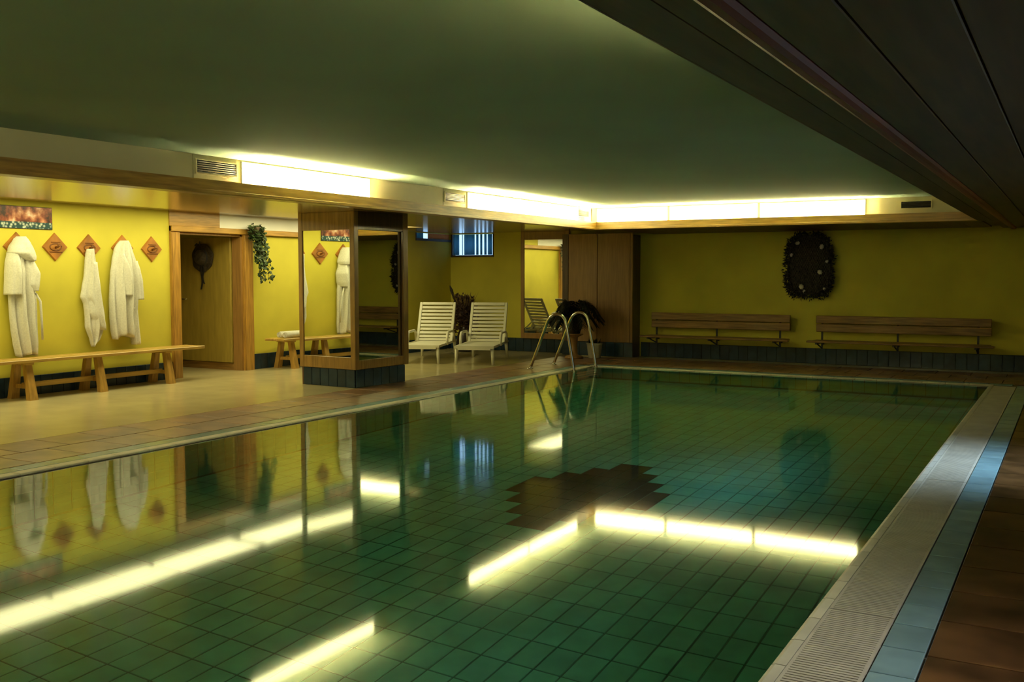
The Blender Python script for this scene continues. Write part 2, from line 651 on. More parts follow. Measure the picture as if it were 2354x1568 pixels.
# wall tiles of the basin, joined: they show only as faint lines under water
wt = bmesh.new()
for r_ in range(5):
    z1 = -.06 - r_ * TYD
    for i in range(int((PY1 - PY0) / TXD)):
        y = PY1 - .01 - (i + .5) * TXD
        bbox(wt, PX0, PX0 + .008, y - TXD / 2 + .005, y + TXD / 2 - .005, z1 - TYD + .01, z1)
        bbox(wt, PX1 - .008, PX1, y - TXD / 2 + .005, y + TXD / 2 - .005, z1 - TYD + .01, z1)
    for i in range(int((PX1 - PX0) / TXD)):
        x = PX0 + .012 + (i + .5) * TXD
        bbox(wt, x - TXD / 2 + .005, x + TXD / 2 - .005, PY1 - .008, PY1, z1 - TYD + .01, z1)
o = obj('basin_wall_tiles', from_bm(wt, 'basin_wall_tiles'), 'pool_tile', pb)
o['kind'] = 'stuff'

bm = bmesh.new()
vs = [bm.verts.new(p) for p in ((PX0 - .003, PY0, -.014), (PX1 + .003, PY0, -.014), (PX1 + .003, PY1 + .003, -.014), (PX0 - .003, PY1 + .003, -.014))]
bm.faces.new(vs)
wo = obj('pool_water', from_bm(bm, 'pool_water'), 'pool_water')
tag(wo, 'still green water filling the swimming pool', 'water', None, 'stuff')

# ------------------------------------------------------------------ walls
VY0, VY1, VZ = 9.28, 10.42, 1.91      # vestibule opening in the left wall
wl = boxes('wall_left', [(XL - .15, XL, YN, VY0, 0, 2.5), (XL - .15, XL, VY1, 13.6, 0, 2.5), (XL - .15, XL, VY0, VY1, VZ, 2.5)], 'yellow_paint')
struct(wl, 'bright yellow painted wall of the changing side with a doorway')
wbay = boxes('wall_bay', [
                         (XL - .15, XB, 13.6, 14.4, 0, 2.5), (XB - .12, XB, 14.4, YF + .15, 0, 1.985), (XB - .12, XB, 14.4, YF + .15, 2.085, 2.5)], 'yellow_paint')
struct(wbay, 'yellow wall of the lounger bay')
wv_ = boxes('wall_vestibule', [
                         # vestibule
                         (-11.6, XL - .15, VY0 - .12, VY0, 0, 2.5), (-11.6, XL - .15, VY1, VY1 + .12, 0, 2.5),
                         (-11.6, -11.45, VY0, VY1, 0, 2.5), (-11.6, XL - .15, VY0 - .1, VY1 + .1, 2.05, 2.2)], 'yellow_paint')
struct(wv_, 'yellow walls of the doorway recess')
wf = boxes('wall_far', [(XB - .12, -9.99, YF, YF + .15, 0, 2.5), (-9.08, XR + .2, YF, YF + .15, 0, 2.5),
                        (-9.99, -9.08, YF, YF + .15, 0, 1.70), (-9.99, -9.08, YF, YF + .15, 2.085, 2.5)], 'yellow_paint')
struct(wf, 'yellow painted end wall behind the far deck')
wr = boxes('wall_right', [(XR, XR + .2, YN, 2.7, 0, 2.5), (XR, XR + .2, 4.1, 7.05, 0, 2.5), (XR, XR + .2, 2.7, 4.1, 0, .95), (XR, XR + .2, 2.7, 4.1, 1.85, 2.5), (XR, XR + .2, 8.45, YF + .2, 0, 2.5),
                          (XR, XR + .2, 7.05, 8.45, 0, .95), (XR, XR + .2, 7.05, 8.45, 1.85, 2.5)], 'yellow_paint')
struct(wr, 'yellow side wall right of the deck with a window')
wn = box('wall_near', XL - .15, XR + .2, YN - .15, YN, 0, 2.5, 'yellow_paint')
struct(wn, 'yellow wall at the near end of the hall')

# ------------------------------------------------------------------ ceiling, soffits, fascias
FX, FY = -6.2, 13.4           # fascia planes
RX = -0.90
NY = 0.25
ce = box('ceiling', FX - .2, RX + .2, NY - .2, FY + .2, ZC, ZC + .15, 'ceiling_paint')
struct(ce, 'pale greenish plaster ceiling raised over the pool')
SLX0, SLX1 = -9.85, -9.03     # lighting slot
SLY0, SLY1 = 1.0, 13.2
sl = boxes('soffit_left', [(SLX1, FX - .02, YN, YF + .1, ZS, 2.5),
                           (XL - .1, SLX1, SLY1, YF + .1, ZS, 2.5),
                           (XL - .1, SLX1, YN, SLY0, ZS, 2.5),
                           (XL - .1, SLX0, SLY0, SLY1, ZS + .07, 2.5)], 'soffit_lacquer')
struct(sl, 'glossy lacquered low ceiling over the changing side')
sr = boxes('soffit_slot', [(XL - .1, SLX1, SLY0, SLY1, 2.34, 2.5)], 'white_paint')
struct(sr, 'white recess that holds the luminaires')
sf = box('soffit_far', FX - .02, XR + .1, FY + .02, YF + .1, 2.035, 2.5, 'soffit_plank')
struct(sf, 'dark wooden low ceiling over the far deck')
sn = box('soffit_near', FX - .02, XR + .1, YN - .05, NY - .02, 2.035, 2.5, 'soffit_plank')
struct(sn, 'dark wooden low ceiling at the near end')
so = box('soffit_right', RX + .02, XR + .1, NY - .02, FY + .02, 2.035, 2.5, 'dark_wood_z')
struct(so, 'dark planked low ceiling over the right-hand deck')
# planks under the right soffit, running with the pool
px = [(-0.90, -0.80), (-0.725, -0.522), (-0.518, -0.273), (-0.269, -0.023), (-0.019, 0.227), (0.231, 0.477), (0.481, 0.727), (0.731, 0.977), (0.981, 1.2)]
for a, c in px:
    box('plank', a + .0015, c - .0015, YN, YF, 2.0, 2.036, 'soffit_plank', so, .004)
# half-round reddish moulding
bm = bmesh.new()
pr = [(-0.80, 2.03), (-0.80, 2.0), (-0.793, 1.985), (-0.775, 1.977), (-0.75, 1.977), (-0.733, 1.985), (-0.725, 2.0), (-0.725, 2.03)]
a_ = [bm.verts.new((p[0], YN, p[1])) for p in pr]
b_ = [bm.verts.new((p[0], YF, p[1])) for p in pr]
for i in range(len(pr)):
    j = (i + 1) % len(pr)
    bm.faces.new((a_[i], a_[j], b_[j], b_[i]))
bm.faces.new(a_[::-1])
bm.faces.new(b_)
obj('moulding', from_bm(bm, 'moulding'), 'red_moulding', so)['label'] = 'reddish moulding strip'
# boards under far soffit
x = FX + 0.16
while x < -1.0:
    box('plank', x + .003, min(x + .25, -1.06) - .003, FY - .0, YF, 2.012, 2.036, 'soffit_plank', sf, .003)
    x += 0.25

# painted fascia panels, one board each
ys = [NY, 2.15, 3.98, 5.81, 7.64, 9.46, 11.3, FY]
for a, c in zip(ys, ys[1:]):
    box('fascia_panel', FX - .02, FX, a + .003, c - .003, ZT + .02, ZC, 'fascia_paint', sl, .002)
xs = [FX, -4.4, -2.55, RX]
for a, c in zip(xs, xs[1:]):
    box('fascia_panel', a + .003, c - .003, FY, FY + .02, ZT + .02, ZC, 'fascia_paint', sf, .002)
for a, c in zip(xs, xs[1:]):
    box('fascia_panel', a + .003, c - .003, NY - .02, NY, ZT + .02, ZC, 'fascia_paint', sn, .002)
for a, c in zip(ys, ys[1:]):
    box('fascia_panel', RX, RX + .02, a + .003, c - .003, ZT + .02, ZC, 'fascia_paint', so, .002)

# light troughs: wooden trims with floor, upright and lip
TW = 0.14


def trough(name, side, label):
    if side == 'L':
        t = boxes(name, [(FX, FX + TW, NY, FY, ZT, ZT + .02), (FX + TW - .02, FX + TW, NY + TW, FY - TW, ZT + .02, ZT + .11)], 'pine_y')
        box('lip', FX + TW, FX + TW + .012, NY + TW, FY - TW - .012, ZT, ZT + .03, 'pine_y', t, .003)
    elif side == 'R':
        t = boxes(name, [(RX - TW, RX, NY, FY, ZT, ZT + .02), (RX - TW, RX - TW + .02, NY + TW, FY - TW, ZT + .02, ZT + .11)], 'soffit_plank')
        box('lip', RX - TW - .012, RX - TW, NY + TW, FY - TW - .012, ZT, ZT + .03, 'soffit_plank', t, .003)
    elif side == 'F':
        t = boxes(name, [(FX + TW, RX - TW, FY - TW, FY, ZT, ZT + .02), (FX + TW - .02, RX - TW + .02, FY - TW, FY - TW + .02, ZT + .02, ZT + .11)], 'pine_x')
        box('lip', FX + TW, RX - TW, FY - TW - .012, FY - TW, ZT, ZT + .03, 'pine_x', t, .003)
    else:
        t = boxes(name, [(FX + TW, RX - TW, NY, NY + TW, ZT, ZT + .02), (FX + TW - .02, RX - TW + .02, NY + TW - .02, NY + TW, ZT + .02, ZT + .11)], 'pine_x')
        box('lip', FX + TW, RX - TW, NY + TW, NY + TW + .012, ZT, ZT + .03, 'pine_x', t, .003)
    struct(t, label)
    return t


trough('trim_1', 'L', 'golden wooden light trough along the left side of the pool ceiling')
trough('trim_2', 'F', 'golden wooden light trough across the far end of the pool ceiling')
trough('trim_3', 'R', 'dark wooden light trough edge on the right')
trough('trim_4', 'N', 'wooden light trough at the near end')

# tubes in the troughs, with glow panels added as the lit fascia
def lamp(label, p, rz, length):
    # local x runs along the fascia, -y looks into the hall
    t = thing('fascia_glow', label, 'lamp', p, rz, 'tubes with added glow panels in the light troughs')
    h = length / 2
    box('housing', -h, h, -.012, 0, .0, .285, 'lamp_housing', t)
    box('diffuser', -h + .004, h - .004, -.022, -.012, .004, .281, 'tube_glow', t, .003)  # emissive sheet standing in for fascia paint lit by the tube
    tube('tube', [(-h + .05, -.062, .047), (h - .05, -.062, .047)], .013, 'lamp_tube', t, 8)
    box('tube_holder', -h + .03, -h + .05, -.078, -.012, .0, .064, 'lamp_housing', t)
    box('tube_holder', h - .05, h - .03, -.078, -.012, .0, .064, 'lamp_housing', t)
    return t


zt = ZT + .022
for lab, a, c in (('tube with added glow panel on the left fascia after the first air vent', 6.34, 8.10),
                  ('tube with added glow panel on the left fascia after the middle air vent', 9.96, 11.44),
                  ('tube with added glow panel on the left fascia next to the small corner vent', 11.48, 12.92)):
    lamp(lab, (FX, (a + c) / 2, zt), PI / 2, c - a)
for lab, a, c in (('tube with added glow panel on the far fascia next to the left corner', -6.10, -5.02),
                  ('tube with added glow panel in the middle of the far fascia', -4.985, -3.745),
                  ('tube with added glow panel on the far fascia above the net decoration', -3.71, -2.36)):
    lamp(lab, ((a + c) / 2, FY, zt), 0, c - a)
lamp('tube with added glow panel on the right fascia close to the camera', (RX, 3.0, zt), -PI / 2, 1.4)
lamp('unseen added fill light with glow panel on the near fascia, left one', (-4.9, NY, zt), PI, 1.5)  # this and the next unit are added, unseen, to brighten the near end
lamp('unseen added fill light with glow panel on the near fascia, right one', (-3.0, NY, zt), PI, 1.5)

# opal luminaires in the slot of the changing side
for i, (a, c) in enumerate([(2.6, 4.0), (4.1, 5.5), (5.6, 6.95), (7.0, 8.33), (8.4, 9.72), (9.88, 11.4), (11.5, 13.1)]):
    lab = ['opal ceiling luminaire in the slot, furthest outside the left picture edge', 'opal ceiling luminaire in the slot just outside the left picture edge',
           'opal ceiling luminaire in the slot above the banner picture', 'opal ceiling luminaire in the slot above the hanging towel',
           'opal ceiling luminaire in the slot above the right end of the long bench', 'opal ceiling luminaire in the slot above the doorway', 'opal ceiling luminaire in the slot above the lounger bay'][i]
    t = thing('ceiling_luminaire', lab, 'lamp', (-9.44, (a + c) / 2, 2.178), 0, 'opal luminaires over the changing side')
    h = (c - a) / 2
    boxes('housing', [(-.39, .39, -h, h, .03, .10)], 'lamp_housing', t)
    box('diffuser', -.375, .375, -h + .02, h - .02, 0.0, .03, 'panel_glow', t, .004)

# air vents on the fascias
def vent(label, p, rz, wdt, hgt):
    t = thing('air_vent', label, 'vent', p, rz, 'air vents on the pool fascia')
    boxes('frame', [(-wdt / 2, wdt / 2, -.012, 0, hgt / 2 - .012, hgt / 2), (-wdt / 2, wdt / 2, -.012, 0, -hgt / 2, -hgt / 2 + .012),
                    (-wdt / 2, -wdt / 2 + .012, -.012, 0, -hgt / 2 + .012, hgt / 2 - .012), (wdt / 2 - .012, wdt / 2, -.012, 0, -hgt / 2 + .012, hgt / 2 - .012)],
          'fascia_paint', t)
    box('backing', -wdt / 2 + .012, wdt / 2 - .012, -.002, 0, -hgt / 2 + .012, hgt / 2 - .012, 'dark_void', t)
    n = 6
    for k in range(n):
        z = -hgt / 2 + .012 + (hgt - .024) * (k + .5) / n
        o_ = box('louvre', -wdt / 2 + .012, wdt / 2 - .012, -.009, -.002, -.004, .004, 'grille_metal', t)
        o_.location.z = z
        o_.rotation_euler.x = R(25)


vent('slatted air vent on the left fascia, largest and nearest', (FX, 6.06, 2.225), PI / 2, .46, .125)
vent('slatted air vent on the left fascia, middle one', (FX, 9.70, 2.228), PI / 2, .44, .115)
vent('small air vent on the fascia in the far left corner glow', (FX, 13.25 - .13, 2.228), PI / 2, .36, .105)
vent('slatted air vent on the far fascia at its right end', (-1.757, FY, 2.222), 0, .37, .105)

# ------------------------------------------------------------------ skirting tiles
def skirting(name, segs, label, h=.22, tw=.15):
    # segs: (x0,y0,x1,y1,nx,ny) wall line and outward normal
    bm = bmesh.new()
    for x0, y0, x1, y1, nx_, ny_ in segs:
        if abs(x1 - x0) < 1e-6:
            bbox(bm, min(x0, x0 + nx_ * .006), max(x0, x0 + nx_ * .006), min(y0, y1), max(y0, y1), 0, h)
        else:
            bbox(bm, min(x0, x1), max(x0, x1), min(y0, y0 + ny_ * .006), max(y0, y0 + ny_ * .006), 0, h)
    base = struct(obj(name, from_bm(bm, name), 'skirting_grout'), label)
    for x0, y0, x1, y1, nx_, ny_ in segs:
        Ln = math.hypot(x1 - x0, y1 - y0)
        n = max(1, round(Ln / tw))
        p = Ln / n
        me_ = box_me(-p / 2 + .003, p / 2 - .003, -.012, 0, .003, h - .001, .002, 'skirting_tile')
        ang = math.atan2(ny_, nx_) + PI / 2
        for k in range(n):
            f = (k + .5) / n
            obj('skirting_tile', me_, 'skirting_tile', base, (x0 + (x1 - x0) * f + nx_ * .004, y0 + (y1 - y0) * f + ny_ * .004, 0), (0, 0, ang))
    return base


skirting('baseboard_left', [(XL, 5.9, XL, 9.13, 1, 0), (XL, 10.6, XL, 13.6, 1, 0), (XB, 13.6, XB, YF, 1, 0)], 'dark blue tile skirting along the left wall')
skirting('baseboard_far', [(XB, YF, -7.55, YF, 0, -1), (-6.25, YF, 0.2, YF, 0, -1)], 'dark blue tile skirting along the end wall', .235)

# ------------------------------------------------------------------ doorway of the changing side
jt = boxes('trim_5', [(XL, XL + .035, 9.13, VY0, 0, 1.98), (XL, XL + .035, VY1, 10.6, 0, 1.98)], 'pine_z')
struct(jt, 'orange pine door posts')
for a in ((9.145, 9.265), (10.435, 10.585)):
    box('post_face', XL + .035, XL + .045, a[0], a[1], .0, 1.9, 'pine_z', jt, .003)
lt_ = box('trim_6', XL, XL + .06, 9.13, 13.58, VZ, 1.985, 'pine_y', None, .006)
struct(lt_, 'orange pine beam over the doorway')
struct(box('glow_strip', XL, XL + .012, 10.0, 11.62, 1.985, ZS + .07, 'white_paint'), 'white strip painted as the glow of light above the pine beam')  # white only where the luminaire glow falls: light put into the colour
struct(box('trim_9', XL, XL + .014, 9.13, 10.0, 1.985, ZS + .07, 'pine_y'), 'pine board between the beam and the ceiling')
rv = boxes('trim_7', [(-10.36, XL, VY0, VY0 + .03, 0, VZ), (-10.36, XL, VY1 - .03, VY1, 0, VZ), (-10.36, XL, VY0, VY1, VZ - .03, VZ)], 'brown_wood_z')
struct(rv, 'dark wooden reveal of the doorway')
vb = box('baseboard_vestibule', -11.45, -10.36, VY1 - .02, VY1, 0, .10, 'brown_wood_x')
struct(vb, 'brown wooden skirting in the doorway recess')
dr = struct(box('door_1', -11.45, -11.41, VY0 + .06, VY1 - .06, 0.0, 1.98, 'dark_wood_z', None, .003), 'dark brown wooden door at the end of the recess')
for zz in ((0.12, 0.85), (1.0, 1.85)):
    box('door_panel', -11.41, -11.402, VY0 + .2, VY1 - .2, zz[0], zz[1], 'dark_wood_z', dr, .003)
tube('door_handle', [(-11.41, VY0 + .13, 1.0), (-11.36, VY0 + .13, 1.0), (-11.36, VY0 + .23, 1.0)], .009, 'chrome', dr)

d2 = struct(box('door_2', -11.38, -10.37, VY1 - .062, VY1 - .022, .11, 1.875, 'ochre_door', None, .004), 'ochre door leaf standing open in the doorway recess')
tube('door_handle', [(-11.28, VY1 - .062, 1.0), (-11.28, VY1 - .11, 1.0), (-11.18, VY1 - .11, 1.0)], .009, 'chrome', d2)

# ------------------------------------------------------------------ windows
w1 = boxes('window_1', [(-9.99, -9.08, YF - .015, YF + .1, 1.67, 1.705), (-9.99, -9.965, YF - .005, YF + .1, 1.705, 2.085), (-9.105, -9.08, YF - .005, YF + .1, 1.705, 2.085)], 'window_frame')
struct(w1, 'small high window with blue daylight behind pleated curtains')
box('pane', -9.965, -9.105, YF + .06, YF + .066, 1.705, 2.085, 'clear_pane', w1)


def pleats(name, x0, x1, yc, z0, z1, amp, waves, material, parent, axis='x'):
    n = int(waves * 10) + 1
    bm = bmesh.new()
    rows = []
    for z in (z0, (z0 + z1) / 2, z1):
        rows.append([])
        for i in range(n):
            f = i / (n - 1)
            d = amp * math.sin(2 * PI * waves * f) * (0.8 + 0.3 * math.sin(9 * f))
            p = (x0 + (x1 - x0) * f, yc + d, z)
            if axis == 'y':
                p = (yc + d, p[0], z)
            rows[-1].append(bm.verts.new(p))
    for a, b in zip(rows, rows[1:]):
        for i in range(n - 1):
            bm.faces.new((a[i], a[i + 1], b[i + 1], b[i]))
    o_ = obj(name, from_bm(bm, name, True), material, parent)
    sd = o_.modifiers.new('thick', 'SOLIDIFY')
    sd.thickness = .003
    return o_


for a, c, wv in ((-9.96, -9.83, 1.5), (-9.77, -9.755, .5), (-9.725, -9.50, 2.0), (-9.47, -9.42, 1), (-9.385, -9.34, 1), (-9.30, -9.25, 1), (-9.225, -9.135, 1)):
    pleats('curtain', a, c, YF + .03, 1.71, 2.08, .012, wv, 'curtain_blue', w1)
w2 = boxes('window_2', [(XB - .02, XB + .02, 14.38, YF, 1.945, 1.987), (XB - .06, XB + .005, 14.38, 14.41, 1.987, 2.085)], 'window_frame')
struct(w2, 'narrow window slit under the lacquered ceiling with a dark sill')
box('pane', XB - .07, XB - .064, 14.41, YF, 1.987, 2.085, 'clear_pane', w2)
pleats('curtain', 14.41, 14.66, XB - .03, 1.99, 2.083, .008, 3, 'curtain_blue', w2, 'y')
pleats('curtain', 14.80, 15.5, XB - .03, 1.99, 2.083, .008, 6, 'curtain_rose', w2, 'y')
for nm, ya in (('window_3', 7.05), ('window_4', 2.7)):
    yb = ya + 1.4
    w3 = boxes(nm, [(XR - .01, XR + .1, ya, yb, .93, .96), (XR - .01, XR + .1, ya, ya + .04, .96, 1.85), (XR - .01, XR + .1, yb - .04, yb, .96, 1.85), (XR - .01, XR + .1, ya, yb, 1.82, 1.85)], 'window_frame')
    struct(w3, 'side window beyond the right picture edge')
    box('pane', XR + .06, XR + .066, ya + .04, yb - .04, .96, 1.82, 'clear_pane', w3)

# ------------------------------------------------------------------ mirrored pillar
pl = thing('mirrored_pillar', 'square wooden pillar with mirror panes on a dark blue tiled plinth', 'pillar', (-7.42, 9.41, 0), R(-3.9))
PWX, PWY = .915, .985
box('core', -PWX + .02, -.055, .02, PWY - .02, .0, ZS, 'dark_wood_z', pl)
# plinth tiles
for (x0, y0, x1, y1, nx_, ny_) in ((-PWX + .05, .02, -.02, .02, 0, -1), (-.02, .02, -.02, PWY - .05, 1, 0)):
    Ln = math.hypot(x1 - x0, y1 - y0)
    n = 6
    p = Ln / n
    me_ = box_me(-p / 2 + .003, p / 2 - .003, -.012, 0, .003, .215, .002, 'plinth_tile')
    for k in range(n):
        f = (k + .5) / n
        obj('plinth_tile', me_, 'skirting_tile', pl, (x0 + (x1 - x0) * f, y0 + (y1 - y0) * f, 0), (0, 0, math.atan2(ny_, nx_) + PI / 2))
# front (toward the camera): posts, rails, pane
for nm, t in (('post', (-PWX, -PWX + .07, -.005, .03, .22, ZS)), ('post', (-.065, .012, -.012, .06, .22, ZS)),
              ('rail', (-PWX + .07, -.065, -.002, .03, .22, .365)), ('rail', (-PWX + .07, -.065, -.002, .03, 1.885, ZS))):
    box(nm, *t, 'pillar_wood', pl, .004)
box('mirror_pane', -PWX + .07, -.065, .008, .02, .365, 1.885, 'mirror_glass', pl)
# pool side
for nm, t in (('post', (-.03, .005, PWY - .085, PWY + .01, .22, ZS)), ('rail', (-.03, .002, .06, PWY - .085, .22, .33))):
    box(nm, *t, 'pillar_wood', pl, .004)
box('rail', -.03, .002, .06, PWY - .085, 1.885, ZS, 'dark_wood_z', pl, .004)['label'] = 'dark top board'
obj('mirror_pane', box_me(-.004, .004, -.425, .425, .33, 1.885, 0, 'mirror_pane'), 'mirror_glass', pl, (-.026, .48, 0), (0, 0, R(2.6)))

# ------------------------------------------------------------------ framed wall mirror in the bay
fm = thing('wall_mirror', 'tall wood-framed wall mirror at the end wall behind the pool ladder', 'mirror', (-8.03, YF, 0))
mw = .47
for nm, t in (('frame_stile', (-mw, -mw + .065, -.06, 0, .235, ZS)), ('frame_stile', (mw - .075, mw, -.06, 0, .235, ZS)),
              ('frame_rail', (-mw + .065, mw - .075, -.06, 0, .235, .33)), ('frame_rail', (-mw + .065, mw - .075, -.06, 0, 1.96, ZS))):
    box(nm, *t, 'brown_wood_z', fm, .005)
box('mirror_pane', -mw + .065, mw - .075, -.045, -.03, .33, 1.96, 'mirror_glass', fm)

# ------------------------------------------------------------------ wooden closet
cb = thing('wooden_closet', 'tall brown wood closet with two plain door leaves by the end wall', 'closet', (-6.90, YF - .015, 0))
box('carcass', -.65, .63, -.30, 0, .0, ZS - .1, 'dark_wood_z', cb)
box('door_leaf', -.53, -.004, -.325, -.30, .24, 2.03, 'brown_wood_z', cb, .004)
box('door_leaf', .004, .585, -.325, -.30, .24, 2.03, 'brown_wood_z', cb, .004)
box('corner_post', .59, .63, -.33, -.30, .24, 2.03, 'brown_wood_z', cb, .003)
box('side_panel', -.65, -.54, -.315, -.30, .24, 2.03, 'dark_wood_z', cb, .003)
me_ = box_me(-.08 + .003, .08 - .003, -.012, 0, .003, .235, .002, 'plinth_tile')
for k in range(8):
    obj('plinth_tile', me_, 'skirting_tile', cb, (-.65 + .16 * (k + .5), -.30, 0))

# ------------------------------------------------------------------ wall benches at the far end
def wall_bench(label, x0, x1):
    t = thing('wall_bench', label, 'bench', ((x0 + x1) / 2, YF, 0), 0, 'slatted benches on the end wall')
    h = (x1 - x0) / 2
    box('back_slat', -h, h, -.135, -.11, .622, .738, 'brown_wood_x', t, .006)
    box('back_slat', -h, h, -.128, -.103, .495, .612, 'brown_wood_x', t, .006)
    for k in range(3):
        y = -.50 + k * .125
        box('seat_slat', -h - .06 if k == 0 else -h, h + .06 if k == 0 else h, y, y + .115, .350, .378, 'brown_wood_x', t, .006)
    for f in (-.93, -.03, .86):
        x = f * h
        b_ = boxes('bracket', [(x - .014, x + .014, -.10, -.085, .235, .72), (x - .014, x + .014, -.50, -.085, .325, .350),
                               (x - .014, x + .014, -.085, 0, .62, .65), (x - .014, x + .014, -.085, 0, .30, .33)], 'black_metal', t)
        tube('stay', [(x, -.42, .33), (x, -.10, .245)], .010, 'black_metal', b_, 6)


wall_bench('slatted brown wooden bench on the end wall next to the closet', -6.02, -3.77)
wall_bench('slatted brown wooden bench on the end wall right of the net decoration', -3.38, -0.99)

# ------------------------------------------------------------------ long pine bench and short pine bench
def pine_bench(name, label, x, y0, y1, legs, h=.44, wd=.36):
    t = thing(name, label, 'bench', (x, (y0 + y1) / 2, 0), 0)
    hl = (y1 - y0) / 2
    yc = (y0 + y1) / 2
    box('seat_plank', -wd / 2, -.004, -hl, hl, h - .035, h, 'bench_pine', t, .006)
    box('seat_plank', .004, wd / 2, -hl, hl, h - .035, h, 'bench_pine', t, .006)
    for ly in legs:
        y = ly - yc
        for s in (-1, 1):
            bm_ = bmesh.new()
            xt, xb = s * .085, s * .165
            vs_ = []
            for z, cx, wx, wy in ((0, xb, .036, .048), (h - .035, xt, .030, .036)):
                vs_.append([bm_.verts.new((cx + a * wx, y + b * wy, z)) for a, b in ((-1, -1), (1, -1), (1, 1), (-1, 1))])
            for k in range(4):
                bm_.faces.new((vs_[0][k], vs_[0][(k + 1) % 4], vs_[1][(k + 1) % 4], vs_[1][k]))
            bm_.faces.new(vs_[0][::-1])
            bm_.faces.new(vs_[1])
            obj('leg', from_bm(bm_, 'leg'), 'bench_pine_leg', t)
        box('cross_rail', -.13, .13, y - .016, y + .016, .12, .165, 'bench_pine_leg', t, .003)
    for a, c in zip(legs, legs[1:]):
        box('stretcher', -.018, .018, a - yc - .0, c - yc, .125, .18, 'bench_pine', t, .003)
    for a in (legs[0], legs[-1]):
        box('batten', -wd / 2 + .04, wd / 2 - .04, a - yc - .05, a - yc + .05, h - .06, h - .035, 'bench_pine', t, .003)


pine_bench('pine_bench', 'long golden pine bench under the bathrobes', -9.93, 6.35, 9.28, [6.82, 7.72, 8.72])
pine_bench('pine_bench', 'short golden pine bench with a white towel, left of the mirrored pillar', -9.93, 10.75, 12.1, [11.0, 11.8])
# rolled towel: spiral cross-section along y
bm = bmesh.new()
pts = []
for i in range(64):
    a = i / 63 * 2 * PI * 3.2
    r_ = .006 + .042 * i / 63
    pts.append((r_ * math.cos(a), r_ * math.sin(a)))
ra = [bm.verts.new((p[0], -.25, p[1])) for p in pts]
rb = [bm.verts.new((p[0], .25, p[1])) for p in pts]
for i in range(63):
    bm.faces.new((ra[i], ra[i + 1], rb[i + 1], rb[i]))
o = obj('towel_roll', from_bm(bm, 'towel_roll', True), 'terry', None, (-9.95, 11.12, .44 + .051))
o.modifiers.new('thick', 'SOLIDIFY').thickness = .006
tag(o, 'white towel rolled up on the short pine bench', 'towel')
o2 = o.copy()
COL.objects.link(o2)
o2.location = (-9.84, 11.10, .44 + .051)
o2.scale = (1, .92, 1)
o['label'] = 'white rolled towel on the short bench, the one nearer the wall'
o2['label'] = 'white rolled towel on the short bench, the one nearer the pool'

# ------------------------------------------------------------------ diamond hook plaques
def plaque(label, y, z=1.667):
    t = thing('hook_plaque', label, 'coat hook', (XL, y, z), 0, 'diamond hook plaques on the yellow wall')
    def diamond(nm, r_, x0, x1, ch, m_):
        bm_ = bmesh.new()
        a = [bm_.verts.new((x0, r_ * u, r_ * v)) for u, v in ((1, 0), (0, 1), (-1, 0), (0, -1))]
        q = r_ - ch
        b__ = [bm_.verts.new((x1, q * u, q * v)) for u, v in ((1, 0), (0, 1), (-1, 0), (0, -1))]
        for k in range(4):
            bm_.faces.new((a[k], a[(k + 1) % 4], b__[(k + 1) % 4], b__[k]))
        bm_.faces.new(a[::-1])
        bm_.faces.new(b__)
        return obj(nm, from_bm(bm_, nm), m_, t)
    diamond('board', .165, 0, .022, .012, 'plaque_wood')
    # carved motif: oval ring with bars
    bm_ = bmesh.new()
    ring = [(.024, .075 * math.cos(2 * PI * k / 20), .040 * math.sin(2 * PI * k / 20)) for k in range(21)]
    tube_bm(bm_, ring, .007, 6)
    obj('carved_ring', from_bm(bm_, 'carved_ring', True), 'plaque_dark', t)
    box('carved_bar', .020, .028, -.085, .085, -.062, -.052, 'plaque_dark', t, .002)
    box('carved_bar', .020, .028, -.060, .060, .052, .060, 'plaque_dark', t, .002)
    tube('peg', [(.02, 0, -.005), (.055, 0, .0), (.085, 0, .022)], [.014, .013, .017], 'plaque_dark', t, 8)


plaque('diamond wooden hook plaque half hidden by the hooded bathrobe', 6.985, 1.66)
plaque('empty diamond wooden hook plaque between the hooded robe and the towel', 7.461)
plaque('diamond wooden hook plaque that holds the white towel', 7.914)
plaque('diamond wooden hook plaque behind the right-hand bathrobe', 8.393, 1.675)
plaque('empty diamond wooden hook plaque next to the doorway', 8.838, 1.672)

# ------------------------------------------------------------------ robes and towel
def interp(rows, z):
    for a, b__ in zip(rows, rows[1:]):
        if a[0] >= z >= b__[0]:
            f = (a[0] - z) / (a[0] - b__[0])
            f = f * f * (3 - 2 * f) * .5 + f * .5
            return [a[k] + (b__[k] - a[k]) * f for k in range(1, len(a))]
    return list(rows[-1][1:])


